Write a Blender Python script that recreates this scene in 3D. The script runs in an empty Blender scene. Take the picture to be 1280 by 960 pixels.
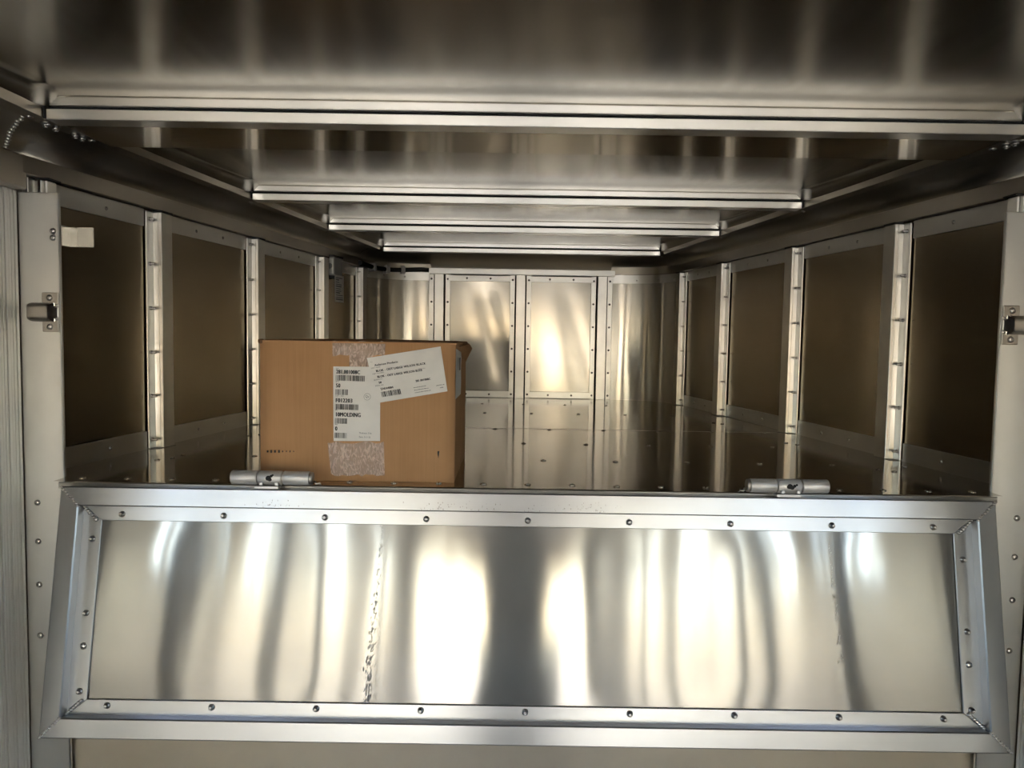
import bpy, bmesh, math, random
from mathutils import Vector, Matrix
random.seed(7)
C = bpy.context.scene
COL = C.collection
PI = math.pi

# ------------------------------------------------------------ camera, sky, sun, exposure
DZ = 1.20                  # nose deck height above the trailer floor
ZC = DZ + 0.346            # camera height
F = 950.0
PITCH, ROLL = math.atan(60 / F), 0.016
cam_d = bpy.data.cameras.new('camera')
cam = bpy.data.objects.new('camera', cam_d); COL.objects.link(cam)
cam_d.sensor_fit = 'HORIZONTAL'; cam_d.sensor_width = 36.0; cam_d.lens = F / 1280 * 36.0
cam_d.clip_start = 0.02
fw = Vector((0, math.cos(PITCH), -math.sin(PITCH)))
r0 = Vector((1, 0, 0)); d0 = fw.cross(r0)
rr = r0 * math.cos(ROLL) - d0 * math.sin(ROLL)
dd = r0 * math.sin(ROLL) + d0 * math.cos(ROLL)
m = Matrix((rr, -dd, -fw)).transposed().to_4x4()
m.translation = Vector((-0.04, 0, ZC))
cam.matrix_world = m
C.camera = cam

w = bpy.data.worlds.new('sky'); C.world = w; w.use_nodes = True
nt = w.node_tree; bg = nt.nodes['Background']
sky = nt.nodes.new('ShaderNodeTexSky'); sky.sky_type = 'NISHITA'
sky.sun_disc = False; sky.sun_elevation = math.radians(41); sky.sun_rotation = math.radians(180)
sky.air_density = 1.0; sky.dust_density = 1.0; sky.ozone_density = 2.5
nt.links.new(sky.outputs[0], bg.inputs[0]); bg.inputs[1].default_value = 0.26
sun_d = bpy.data.lights.new('sun', 'SUN'); sun = bpy.data.objects.new('sun', sun_d); COL.objects.link(sun)
sun_d.energy = 8.0; sun_d.angle = math.radians(1.0); sun_d.color = (1, .97, .92)
sun.location = (0, -14, 10)
sun.rotation_euler = Vector((0.03, -0.75, 0.66)).to_track_quat('Z', 'Y').to_euler()
C.view_settings.view_transform = 'Standard'; C.view_settings.look = 'None'
C.view_settings.gamma = 1.0; C.view_settings.use_curve_mapping = False
C.view_settings.exposure = 2.78
C.cycles.max_bounces = 14; C.cycles.glossy_bounces = 12; C.cycles.diffuse_bounces = 5
C.cycles.transparent_max_bounces = 8
C.cycles.sample_clamp_indirect = 12
C.cycles.use_denoising = True

# ------------------------------------------------------------ helpers
class MB:
    """collects shapes, builds ONE mesh object"""
    def __init__(s): s.bm = bmesh.new()
    def poly(s, vs, fs, smooth=False):
        b = [s.bm.verts.new(v) for v in vs]
        for f in fs:
            try:
                fc = s.bm.faces.new([b[i] for i in f]); fc.smooth = smooth
            except ValueError: pass
        return b
    def hexa(s, p):            # 8 points: bottom ring 0-3, top ring 4-7
        s.poly(p, [(3,2,1,0),(4,5,6,7),(0,1,5,4),(1,2,6,5),(2,3,7,6),(3,0,4,7)]); return s
    def box(s, x0, x1, y0, y1, z0, z1, fn=None):
        p = [(x0,y0,z0),(x1,y0,z0),(x1,y1,z0),(x0,y1,z0),(x0,y0,z1),(x1,y0,z1),(x1,y1,z1),(x0,y1,z1)]
        if fn: p = [fn(*q) for q in p]
        return s.hexa([Vector(q) for q in p])
    def grid(s, nu, nv, fn, smooth=True, flip=False):
        vs = [fn(i/nu, j/nv) for j in range(nv+1) for i in range(nu+1)]
        fs = []
        for j in range(nv):
            for i in range(nu):
                a = j*(nu+1)+i
                q = (a, a+1, a+nu+2, a+nu+1)
                fs.append(q[::-1] if flip else q)
        s.poly([Vector(v) for v in vs], fs, smooth); return s
    def tube(s, pts, rad, n=10, caps=True, smooth=True):
        pts = [Vector(p) for p in pts]; rings = []
        for i, p in enumerate(pts):
            t = (pts[min(i+1, len(pts)-1)] - pts[max(i-1, 0)]).normalized()
            a = Vector((0,0,1)) if abs(t.z) < .9 else Vector((1,0,0))
            u = t.cross(a).normalized(); v = u.cross(t)
            r = rad[i] if isinstance(rad, (list, tuple)) else rad
            rings.append([s.bm.verts.new(p + (u*math.cos(2*PI*k/n) + v*math.sin(2*PI*k/n))*r) for k in range(n)])
        for a, b in zip(rings, rings[1:]):
            for k in range(n):
                f = s.bm.faces.new((a[k], a[(k+1)%n], b[(k+1)%n], b[k])); f.smooth = smooth
        if caps:
            s.bm.faces.new(rings[0][::-1]); s.bm.faces.new(rings[-1])
        return s
    def lathe(s, prof, n=10, c=(0,0,0)):   # profile of (radius, height) about Z
        rings = []
        for r, h in prof:
            rings.append([s.bm.verts.new((c[0]+r*math.cos(2*PI*k/n), c[1]+r*math.sin(2*PI*k/n), c[2]+h)) for k in range(n)])
        for a, b in zip(rings, rings[1:]):
            for k in range(n):
                f = s.bm.faces.new((a[k], a[(k+1)%n], b[(k+1)%n], b[k])); f.smooth = True
        s.bm.faces.new(rings[-1]); s.bm.faces.new(rings[0][::-1])
        return s
    def ico(s, c, r, sc=(1,1,1)):
        mt = Matrix.Translation(c) @ Matrix.Diagonal((sc[0], sc[1], sc[2], 1))
        g = bmesh.ops.create_icosphere(s.bm, subdivisions=1, radius=r, matrix=mt)
        for v in g['verts']:
            for f in v.link_faces: f.smooth = True
        return s
    def build(s, name, mat, parent=None, bevel=0, recalc=True):
        if recalc: bmesh.ops.recalc_face_normals(s.bm, faces=s.bm.faces)
        if bevel:
            bmesh.ops.bevel(s.bm, geom=list(s.bm.edges), offset=bevel, segments=1, affect='EDGES', clamp_overlap=True)
        me = bpy.data.meshes.new(name); s.bm.to_mesh(me); s.bm.free()
        for mm in (mat if isinstance(mat, (list, tuple)) else [mat]): me.materials.append(mm)
        o = bpy.data.objects.new(name, me); COL.objects.link(o)
        if parent:
            o.parent = parent
            off = Vector(parent.get('_w', (0,0,0)))
            o['_w'] = list(off)
            me.transform(Matrix.Translation(-off))
        return o

def root(name, loc=(0,0,0), label=None, cat=None, group=None, kind=None):
    o = bpy.data.objects.new(name, None); COL.objects.link(o); o.location = loc
    o['_w'] = list(loc)
    if label: o['label'] = label
    if cat: o['category'] = cat
    if group: o['group'] = group
    if kind: o['kind'] = kind
    return o
def place(me, name, parent, pos, zdir, spin=0.0):
    """copy of shared mesh data, local +Z turned to zdir"""
    o = bpy.data.objects.new(name, me); COL.objects.link(o); o.parent = parent
    off = Vector(parent.get('_w', (0,0,0)))
    q = Vector(zdir).normalized().to_track_quat('Z', 'Y')
    o.matrix_local = Matrix.Translation(Vector(pos) - off) @ q.to_matrix().to_4x4() @ Matrix.Rotation(spin, 4, 'Z')
    return o

# ------------------------------------------------------------ materials
def principled(name, col, rough, metal=0.0, **kw):
    mt = bpy.data.materials.new(name); mt.use_nodes = True
    b = mt.node_tree.nodes['Principled BSDF']
    b.inputs['Base Color'].default_value = (*col, 1); b.inputs['Roughness'].default_value = rough
    b.inputs['Metallic'].default_value = metal
    for k, v in kw.items(): b.inputs[k].default_value = v
    return mt
def N(mt, t, **kw):
    n = mt.node_tree.nodes.new(t)
    for k, v in kw.items(): setattr(n, k, v)
    return n
def alu(name, col, rough, aniso=0.0, tan=None, grain=(1,1,1), gscale=40, rvar=0.1, cvar=0.06, bump=0.0, smudge=0.0):
    mt = principled(name, col, rough, 1.0)
    L = mt.node_tree.links; b = mt.node_tree.nodes['Principled BSDF']
    b.inputs['Anisotropic'].default_value = aniso
    if tan:
        c = N(mt, 'ShaderNodeCombineXYZ')
        for i in range(3): c.inputs[i].default_value = tan[i]
        L.new(c.outputs[0], b.inputs['Tangent'])
    tc = N(mt, 'ShaderNodeTexCoord'); mp = N(mt, 'ShaderNodeMapping'); mp.inputs['Scale'].default_value = grain
    L.new(tc.outputs['Object'], mp.inputs['Vector'])
    n1 = N(mt, 'ShaderNodeTexNoise'); n1.inputs['Scale'].default_value = gscale; n1.inputs['Detail'].default_value = 5
    L.new(mp.outputs[0], n1.inputs['Vector'])
    mr = N(mt, 'ShaderNodeMapRange'); mr.inputs['To Min'].default_value = rough*(1-rvar); mr.inputs['To Max'].default_value = rough*(1+rvar)
    mr.inputs['From Min'].default_value = .3; mr.inputs['From Max'].default_value = .7
    L.new(n1.outputs[0], mr.inputs[0]); L.new(mr.outputs[0], b.inputs['Roughness'])
    n2 = N(mt, 'ShaderNodeTexNoise'); n2.inputs['Scale'].default_value = 9; n2.inputs['Detail'].default_value = 6
    L.new(tc.outputs['Object'], n2.inputs['Vector'])
    rp = N(mt, 'ShaderNodeValToRGB')
    rp.color_ramp.elements[0].position = .3; rp.color_ramp.elements[1].position = .62
    rp.color_ramp.elements[0].color = (*[c*(1-cvar-smudge) for c in col], 1); rp.color_ramp.elements[1].color = (*col, 1)
    mx = N(mt, 'ShaderNodeMath', operation='ADD'); mx.inputs[1].default_value = 0
    L.new(n2.outputs[0], rp.inputs[0]); L.new(rp.outputs[0], b.inputs['Base Color'])
    if bump:
        bp = N(mt, 'ShaderNodeBump'); bp.inputs['Strength'].default_value = bump; bp.inputs['Distance'].default_value = .001
        L.new(n1.outputs[0], bp.inputs['Height']); L.new(bp.outputs[0], b.inputs['Normal'])
    return mt
def hazy(mt, f, rough):
    """rolled sheet: a second, wide and dull lobe beside the clear one"""
    L = mt.node_tree.links; b = mt.node_tree.nodes['Principled BSDF']; out = mt.node_tree.nodes['Material Output']
    g = N(mt, 'ShaderNodeBsdfPrincipled'); g.inputs['Metallic'].default_value = 1; g.inputs['Roughness'].default_value = rough
    L.new(b.inputs['Base Color'].links[0].from_socket, g.inputs['Base Color'])
    mx = N(mt, 'ShaderNodeMixShader'); mx.inputs[0].default_value = f
    L.new(b.outputs[0], mx.inputs[1]); L.new(g.outputs[0], mx.inputs[2]); L.new(mx.outputs[0], out.inputs[0])
AL = (.64, .61, .545)
M = {}
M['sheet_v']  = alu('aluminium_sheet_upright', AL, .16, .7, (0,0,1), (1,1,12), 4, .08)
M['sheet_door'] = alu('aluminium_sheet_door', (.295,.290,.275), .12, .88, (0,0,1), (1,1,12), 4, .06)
M['sheet_shaded'] = alu('aluminium_sheet_side', (.33,.28,.205), .21, .6, (0,0,1), (1,1,12), 4, .08)  # same aluminium, darkened: its dark reflections are put into the colour
M['sheet_roof'] = alu('aluminium_sheet_roof', (.45,.42,.36), .21, .7, (0,1,0), (12,1,1), 4, .08)
M['body_sheet'] = alu('aluminium_body_sheet', (.50,.48,.44), .22, .6, (0,0,1), (1,1,12), 4, .08)
M['rib'] = alu('aluminium_rib', (.74,.72,.67), .55, 0, None, (25,25,1), 30, .1, .06)
M['sheet_front'] = alu('aluminium_sheet_front', (.80,.72,.58), .20, .7, (0,0,1), (1,1,12), 4, .08)  # same aluminium, colour raised and warmed to replace missing reflected light
M['bow'] = alu('aluminium_bow', (.95,.93,.88), .32, .3, (0,0,1), (.6,.6,12), 5, .04, .06, .05)
M['deck'] = alu('aluminium_deck', (.43,.385,.315), .12, .6, (0,1,0), (2,60,2), 6, .3, .10)
hazy(M['sheet_door'], .38, .5); hazy(M['sheet_v'], .45, .5); hazy(M['sheet_front'], .6, .65)
M['bar'] = alu('aluminium_bar', (.64,.63,.595), .30, .3, (0,0,1), (.6,.6,12), 5, .04, .07, .05)
M['bar_door'] = alu('aluminium_bar_door', (.43,.44,.455), .30, .3, (0,0,1), (.6,.6,12), 5, .04, .06, .05)
M['post'] = alu('aluminium_post', (.72,.705,.66), .32, .3, (0,0,1), (12,12,1), 5, .06, .16, .1)
M['jamb'] = alu('aluminium_jamb', (.70,.69,.65), .36, .4, (1,0,0), (25,25,1), 30, .2, .08, .1)
M['cove'] = alu('aluminium_cove', (.42,.385,.32), .32, .4, (0,1,0), (1,1,1), 4, .1, .06)
M['rivet_dark'] = principled('dark_rivet', (.10,.09,.08), .5, .6)
M['rivet'] = alu('steel_rivet', (.50,.48,.45), .30, 0, None, (1,1,1), 300, .2, .2)
M['screw'] = alu('steel_screw', (.72,.68,.60), .25, 0, None, (1,1,1), 300, .2, .2)
M['weld'] = alu('weld_metal', (.72,.70,.66), .32, 0, None, (1,1,1), 300, .3, .35, .4)
M['cast'] = alu('cast_steel', (.50,.46,.40), .42, 0, None, (1,1,1), 400, .2, .2, .3)
M['hinge'] = alu('hinge_steel', (.70,.68,.645), .50, .2, (1,0,0), (4,40,40), 20, .15, .15, .1)
M['shiny'] = alu('polished_plate', (.95,.93,.86), .10, 0, None, (1,1,1), 50, .1)
M['black'] = principled('black_rubber', (.012,.011,.010), .55)
M['recess_shade'] = principled('black_recess_shade', (.008,.008,.008), .8)  # near-black colour standing in for shade inside gaps and holes
M['sealant'] = principled('grey_sealant', (.42,.40,.35), .5)
M['box_grey'] = principled('grey_box_paint', (.34,.33,.31), .45)
M['floor_low'] = principled('floor_boards', (.42,.385,.34), .7)
def cardboard():
    mt = principled('cardboard', (.42,.24,.115), .8)
    L = mt.node_tree.links; b = mt.node_tree.nodes['Principled BSDF']
    tc = N(mt, 'ShaderNodeTexCoord'); mp = N(mt, 'ShaderNodeMapping'); mp.inputs['Scale'].default_value = (260, 260, 3)
    L.new(tc.outputs['Object'], mp.inputs[0])
    n = N(mt, 'ShaderNodeTexNoise'); n.inputs['Scale'].default_value = 1; n.inputs['Detail'].default_value = 3
    L.new(mp.outputs[0], n.inputs['Vector'])
    n2 = N(mt, 'ShaderNodeTexNoise'); n2.inputs['Scale'].default_value = 7; n2.inputs['Detail'].default_value = 5
    L.new(tc.outputs['Object'], n2.inputs['Vector'])
    mx = N(mt, 'ShaderNodeMath', operation='MULTIPLY'); mx.inputs[1].default_value = .45; L.new(n.outputs[0], mx.inputs[0])
    ad = N(mt, 'ShaderNodeMath', operation='ADD'); L.new(mx.outputs[0], ad.inputs[0]); L.new(n2.outputs[0], ad.inputs[1])
    rp = N(mt, 'ShaderNodeValToRGB'); rp.color_ramp.elements[0].position = .5; rp.color_ramp.elements[1].position = .95
    rp.color_ramp.elements[0].color = (.41,.215,.090,1); rp.color_ramp.elements[1].color = (.50,.275,.125,1)
    L.new(ad.outputs[0], rp.inputs[0]); L.new(rp.outputs[0], b.inputs['Base Color'])
    bp = N(mt, 'ShaderNodeBump'); bp.inputs['Strength'].default_value = .15; bp.inputs['Distance'].default_value = .0005
    L.new(n.outputs[0], bp.inputs['Height']); L.new(bp.outputs[0], b.inputs['Normal'])
    return mt
M['card'] = cardboard()
M['card_edge'] = principled('cardboard_cut_edge', (.16,.085,.04), .9)
def paper(name, col):
    mt = principled(name, col, .6)
    L = mt.node_tree.links; b = mt.node_tree.nodes['Principled BSDF']
    tc = N(mt, 'ShaderNodeTexCoord'); n = N(mt, 'ShaderNodeTexNoise'); n.inputs['Scale'].default_value = 25; n.inputs['Detail'].default_value = 6
    L.new(tc.outputs['Object'], n.inputs['Vector'])
    rp = N(mt, 'ShaderNodeValToRGB'); rp.color_ramp.elements[0].position = .3; rp.color_ramp.elements[1].position = .7
    rp.color_ramp.elements[0].color = (*[c*.92 for c in col], 1); rp.color_ramp.elements[1].color = (*col, 1)
    L.new(n.outputs[0], rp.inputs[0]); L.new(rp.outputs[0], b.inputs['Base Color'])
    return mt
M['paper'] = paper('label_paper', (.84,.80,.73))
M['ink'] = principled('label_ink', (.02,.02,.02), .7)
M['scuff'] = principled('rubber_scuff', (.30,.29,.28), .6)
M['ink_grey'] = principled('label_ink_faint', (.20,.19,.18), .7)
def tape():
    mt = bpy.data.materials.new('clear_packing_tape'); mt.use_nodes = True
    nt_ = mt.node_tree; L = nt_.links
    b = nt_.nodes['Principled BSDF']; out = nt_.nodes['Material Output']
    b.inputs['Base Color'].default_value = (.70,.54,.44,1); b.inputs['Roughness'].default_value = .12
    b.inputs['Specular IOR Level'].default_value = .8
    tc = N(mt, 'ShaderNodeTexCoord'); mp = N(mt, 'ShaderNodeMapping')
    mp.inputs['Rotation'].default_value = (0, .5, 0); mp.inputs['Scale'].default_value = (1, 1, .45)
    L.new(tc.outputs['Object'], mp.inputs[0])
    n = N(mt, 'ShaderNodeTexNoise'); n.inputs['Scale'].default_value = 110; n.inputs['Detail'].default_value = 4; n.inputs['Distortion'].default_value = 2.2
    L.new(mp.outputs[0], n.inputs['Vector'])
    bp = N(mt, 'ShaderNodeBump'); bp.inputs['Strength'].default_value = .9; bp.inputs['Distance'].default_value = .004
    L.new(n.outputs[0], bp.inputs['Height']); L.new(bp.outputs[0], b.inputs['Normal'])
    tr = N(mt, 'ShaderNodeBsdfTransparent'); mx = N(mt, 'ShaderNodeMixShader')
    rp = N(mt, 'ShaderNodeValToRGB'); rp.color_ramp.elements[0].position = .45; rp.color_ramp.elements[1].position = .62
    rp.color_ramp.elements[0].color = (.45,.45,.45,1); rp.color_ramp.elements[1].color = (.85,.85,.85,1)
    L.new(n.outputs[0], rp.inputs[0]); L.new(rp.outputs[0], mx.inputs[0])
    L.new(tr.outputs[0], mx.inputs[1]); L.new(b.outputs[0], mx.inputs[2]); L.new(mx.outputs[0], out.inputs[0])
    return mt
M['tape'] = tape()
def ground_mat():
    mt = principled('concrete_ground', (.30,.275,.24), .9)
    L = mt.node_tree.links; b = mt.node_tree.nodes['Principled BSDF']
    tc = N(mt, 'ShaderNodeTexCoord'); n = N(mt, 'ShaderNodeTexNoise'); n.inputs['Scale'].default_value = .8; n.inputs['Detail'].default_value = 8
    L.new(tc.outputs['Object'], n.inputs['Vector'])
    rp = N(mt, 'ShaderNodeValToRGB'); rp.color_ramp.elements[0].color = (.25,.225,.19,1); rp.color_ramp.elements[1].color = (.36,.33,.285,1)
    L.new(n.outputs[0], rp.inputs[0]); L.new(rp.outputs[0], b.inputs['Base Color'])
    return mt
M['ground'] = ground_mat()

M['hinge'].node_tree.nodes['Principled BSDF'].inputs['Metallic'].default_value = .6
# shared rivet meshes (local +Z = outwards)
def shared(fn, mat):
    b = MB(); fn(b); o = b.build('tmp', mat); me = o.data; bpy.data.objects.remove(o); return me
RIV = shared(lambda b: b.lathe([(.0072,0),(.0072,.0015),(.0060,.0030),(.0044,.0036),(.0042,.0100),(.0034,.0112),(.0020,.0112),(.0018,.0085)], 10), M['rivet'])
RIV.name = 'rivet'
STUD = shared(lambda b: b.lathe([(.0060,0),(.0060,.0012),(.0036,.0026),(.0034,.0135),(.0026,.0145),(.0016,.0145),(.0014,.0115)], 8), M['rivet']); STUD.name = 'rivet_stud'
DOME = shared(lambda b: b.lathe([(.0075,0),(.0072,.0016),(.0060,.0032),(.0040,.0044),(.0015,.0049)], 10), M['rivet']); DOME.name = 'rivet_dome'
SMALL = shared(lambda b: b.lathe([(.0058,0),(.0056,.0012),(.0040,.0028),(.0012,.0036)], 8), M['rivet']); SMALL.name = 'rivet_small'
DARK = shared(lambda b: b.lathe([(.0062,0),(.0060,.0012),(.0040,.0026),(.0012,.0030)], 8), M['rivet_dark']); DARK.name = 'rivet_back'
SCREW = shared(lambda b: b.lathe([(.0080,0),(.0078,.0010),(.0062,.0026),(.0042,.0030),(.0034,.0012),(.0010,.0010)], 10), M['screw']); SCREW.name = 'screw'
BOLT = shared(lambda b: (b.lathe([(.0100,0),(.0100,.002)], 10), b.lathe([(.0080,.002),(.0080,.0070),(.0068,.0080)], 6), b.lathe([(.0045,.0080),(.0042,.0105),(.0030,.0115)], 8)), M['rivet']); BOLT.name = 'bolt'

# ------------------------------------------------------------ the nose plan
YJ = 1.75                                  # nose entrance
def wv(y): return 1.18 if y < YJ else 1.16 - .14*(y - 1.7)        # half width at the wall
def cv(y): return 1.015 if y < 1.6 else 1.013 - .12*(y - 1.6)     # half width at the ceiling trim
TDIR = Vector((-.14, 1, 0)).normalized()
YL, YB, XB = 3.95, 4.25, .50               # last post, back wall, where the rounded corner starts
def S(side):                               # local frame of a tapered side wall: (y along, n inward, z)
    nn = Vector((TDIR.y, -TDIR.x, 0))      # outward on the right
    def fn(y, n, z):
        return Vector((side*(wv(max(y, YJ+1e-6)) - n*nn.x), y - n*nn.y*0 , z))
    return fn
def corner(side, t, n=0.0):                # rounded corner sheet from last post to the back wall
    P0 = Vector((wv(YL), YL)); P3 = Vector((XB, YB))
    P1 = P0 + Vector((-.14, 1))*.20; P2 = P3 + Vector((1, 0))*.22
    a = 1-t
    p = P0*a**3 + P1*3*a*a*t + P2*3*a*t*t + P3*t**3
    d = (P1-P0)*3*a*a + (P2-P1)*6*a*t + (P3-P2)*3*t*t
    nr = Vector((-d.y, d.x)).normalized()  # inward
    p = p + nr*n
    return Vector((side*p.x, p.y, 0))
def inner_corner(side, t):
    P0 = Vector((cv(YL), YL)); P3 = Vector((XB, YL+.13))
    P1 = P0 + Vector((-.12, 1))*.09; P2 = P3 + Vector((1, 0))*.13
    a = 1-t
    p = P0*a**3 + P1*3*a*a*t + P2*3*a*t*t + P3*t**3
    return Vector((side*p.x, p.y, 0))
def wob(u, v, seed, amp, ku=3.0, kv=1.2):
    rs = random.Random(seed); s = 0
    for k in range(5):
        s += math.sin(u*2*PI*ku*rs.uniform(.35, 1.5) + rs.uniform(0, 6) + v*rs.uniform(-2.2, 2.2)*kv)*rs.uniform(.4, 1)*math.sin(PI*min(1,max(0,v))*.9+.15 + .3*rs.random())
    return amp*s/3
Z = lambda r: ZC + r                       # height from camera level

POSTS = [2.19, 2.78, 3.405, 3.925]
walls = {-1: root('wall_left', (-1.16, 1.75, DZ), 'left nose wall of dark-reflecting aluminium panels, riveted hat posts and strips', 'wall', kind='structure'),
          1: root('wall_right', (1.16, 1.75, DZ), 'right nose wall of dark-reflecting aluminium panels, riveted hat posts and strips', 'wall', kind='structure')}
ZB0, ZB1 = -.346, -.292                    # bottom strip
ZT0, ZT1 = .296, .345                      # top strip
for sd, W in walls.items():
    f = S(sd)
    ys = [YJ+.03] + POSTS
    for i in range(4):                     # four bays of panel and strips
        a, b = ys[i], ys[i+1]
        mb = MB()
        def pf(u, v, a=a, b=b, i=i):
            y = a + (b+.05-a)*u; z = Z(-.34 + .68*v)
            e = min(u, 1-u)*8; e = min(1, e)
            return f(y, -.007 + wob(u, v, 31*i+sd*7+90, .0030, 1.1)*e, z)
        mb.grid(26, 14, pf, flip=(sd > 0)).build('panel', M['sheet_shaded'], W, recalc=False)
        a2 = a + (.080 if i else -.02)
        st = MB().box(a2, b-.004, -.008, -.002, Z(ZB0), Z(ZB1), f).build('bottom_strip', M['bar'], W, .0008)
        tp = MB().box(a2, b-.004, -.008, -.002, Z(ZT0), Z(ZT1), f).build('top_strip', M['bar'], W, .0008)
        ks = (.62,) if i == 0 else (.36, .68)
        for k in ks:
            y = a2 + (b-a2)*k
            place(SMALL, 'rivet', st, f(y, -.002, Z(-.318)), (-sd, -.14, 0))
            place(SMALL, 'rivet', tp, f(y, -.002, Z(.318)), (-sd, -.14, 0))
    for i, y in enumerate(POSTS):          # hat-section posts
        po = MB()
        zt = .340
        po.box(y, y+.034, -.003, .003, Z(-.346), Z(zt), f)              # near flange
        po.box(y+.030, y+.083, -.002, .027, Z(-.346), Z(zt), f)         # raised box
        po.box(y+.080, y+.108, -.003, .002, Z(-.346), Z(zt), f)         # far flange
        po = po.build('post', M['post'], W, .0012)
        MB().box(y+.0285, y+.0305, .003, .018, Z(-.345), Z(zt-.001), f).build('post_ridge', M['bar'], po, .0006)
        MB().box(y-.003, y+.087, -.004, .031, Z(-.3465), Z(-.3425), f).build('sealant_bead', M['sealant'], po, .002)
        MB().box(y+.034, y+.085, 0, .028, Z(zt), Z(zt+.006), f).build('post_cap', M['black'], po)
        for k in range(6):
            z = .318 - k*(.318+.318)/5
            place(STUD, 'rivet', po, f(y+.014, .003, Z(z)), (-sd, -.12, 0))
        if i == 2 or i == 1: continue
    # top rail along the wall and round the corner
    mb = MB().box(YJ-.03, YL, -.02, .012, Z(.347), Z(.388), f)
    mb.build('top_rail', M['cove'], W, .0015)
    MB().grid(14, 1, lambda u, v: corner(sd, u, .012) + Vector((0,0,Z(.350+.038*v))), flip=sd < 0).build('corner_rail', M['cove'], W, recalc=False)
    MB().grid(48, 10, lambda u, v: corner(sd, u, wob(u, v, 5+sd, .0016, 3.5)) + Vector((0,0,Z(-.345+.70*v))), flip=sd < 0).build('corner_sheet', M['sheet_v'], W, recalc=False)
    cs = MB().grid(20, 1, lambda u, v: corner(sd, u*.98+.02, .004) + Vector((0,0,Z(.300+.045*v))), flip=sd < 0).build('corner_strip', M['bar'], W, recalc=False)
    for t in (.22, .48, .75):
        p = corner(sd, t, .004); q = corner(sd, t, .02)
        place(SMALL, 'rivet', cs, p + Vector((0,0,Z(.318))), q-p)

# ------------------------------------------------------------ back wall of the nose
W = W_BACK = root('wall_back', (0, YB, DZ), 'pale back wall of the nose, two bright panels between flanged posts', 'wall', kind='structure')
for i, (x0, x1) in enumerate([(-.46, 0), (0, .46)]):
    def pf(u, v, x0=x0, x1=x1, i=i):
        e = min(1, min(u, 1-u)*6)*min(1, min(v, 1-v)*6)
        dent = .004*math.exp(-(((u-.8)*1.0+(v-.2)*.35)/.16)**2)*(1 if i == 0 else .4)
        return (x0+(x1-x0)*u, YB + .002 + e*(wob(u, v, 200+i, .0016, .8) + dent), Z(-.34+.66*v))
    MB().grid(36, 24, pf).build('panel', M['sheet_v'], W, recalc=False)
    xa, xb = x0+.058, x1-.058
    bs = MB().box(xa, xb, YB-.010, YB-.004, Z(-.344), Z(-.309)).build('bottom_strip', M['bar'], W, .0008)
    ts = MB().box(xa, xb, YB-.010, YB-.004, Z(.300), Z(.331)).build('top_strip', M['bar'], W, .0008)
    for k in (.3, .68):
        x = xa + (xb-xa)*k
        place(DARK, 'rivet', bs, (x, YB-.010, Z(-.327)), (0,-1,0)); place(DARK, 'rivet', ts, (x, YB-.010, Z(.316)), (0,-1,0))
for xc in (-.45, 0, .45):
    po = MB()
    po.box(xc-.059, xc-.032, YB-.008, YB-.002, Z(-.346), Z(.335))
    po.box(xc+.032, xc+.059, YB-.008, YB-.002, Z(-.346), Z(.335))
    po.box(xc-.025, xc+.025, YB-.040, YB-.002, Z(-.346), Z(.335))
    po = po.build('post', M['post'], W, .0012)
    MB().box(xc-.033, xc+.033, YB-.0035, YB-.0005, Z(-.346), Z(.335)).build('post_gap_shade', M['recess_shade'], po)  # black strip drawn in as the shade of the recess
    for s2 in (-1, 1):
        for k in range(6):
            place(DARK, 'rivet', po, (xc+s2*.045, YB-.008, Z(.310-k*.127)), (0,-1,0))
MB().box(-.505, .515, YB-.055, YB-.006, Z(.335), Z(.366)).build('header_bar', M['bar'], W, .0015)

# ------------------------------------------------------------ deck and lower floor
D = root('floor', (0, 3.0, DZ), 'polished dark aluminium deck of the nose, screwed down, box standing on it', 'floor', kind='structure')
outline = [(wv(YJ), 1.70), (wv(YJ), YJ)] + [(wv(y), y) for y in (2.0, 2.79)]
def deck_sheet(y0, y1, dz, seed):
    def half(y):
        if y <= YL: return wv(max(y, YJ+1e-6)) + .0
        for k in range(200):
            p = corner(1, k/199)
            if p.y >= y-1e-4: return p.x
        return XB
    def pf(u, v):
        y = y0 + (y1-y0)*v
        return ((2*u-1)*(half(y) if y > YJ+.02 else 1.074), y, DZ + dz + wob(u, v, seed, .0006, 2.0))
    return MB().grid(40, 24, pf)
a = deck_sheet(1.70, 2.81, .0022, 4).build('deck_sheet', M['deck'], D, recalc=False)
b = deck_sheet(2.80, YB, 0, 5).build('deck_sheet', M['deck'], D, recalc=False)
MB().box(-wv(2.81), wv(2.81), 2.809, 2.815, DZ-.001, DZ+.0026).build('deck_seam', M['sealant'], D)
MB().box(-1.06, 1.06, 1.696, 1.70, DZ-.014, DZ+.0005).build('deck_edge', M['bar'], D, .001)
MB().box(-1.2, 1.2, 1.79, 4.3, DZ-.06, DZ-.05).build('light_block_under', M['cove'], D)  # unseen plate added below the deck to stop light leaks
for y, sp, off in ((1.742, .103, 0), (2.09, .2, .05), (2.42, .2, .0), (2.795, .2, .1), (3.4, .21, .05), (3.85, .21, .02)):
    n = int((wv(y)-.06)/sp)
    for k in range(-n, n+1):
        x = k*sp + off
        if abs(x) > wv(y)-.05: continue
        if 1.76 < y < 2.2 and -.65 < x < -.14: continue
        place(SCREW, 'screw', D, (x, y + random.uniform(-.004, .004), DZ + (.0022 if y < 2.81 else 0)), (0,0,1), random.random())
for sd in (-1, 1):                         # paired screws close to the side walls
    for y in (2.0, 2.5, 3.1):
        for q in (0, .022):
            place(SCREW, 'screw', D, (sd*(wv(y)-.14-q*1.2), y+q*1.5, DZ+.0022*(y < 2.8)), (0,0,1))
FL = root('floor_lower', (0, -2, 0), 'brown rubber floor of the trailer body behind the viewer', 'floor', kind='structure')
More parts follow.
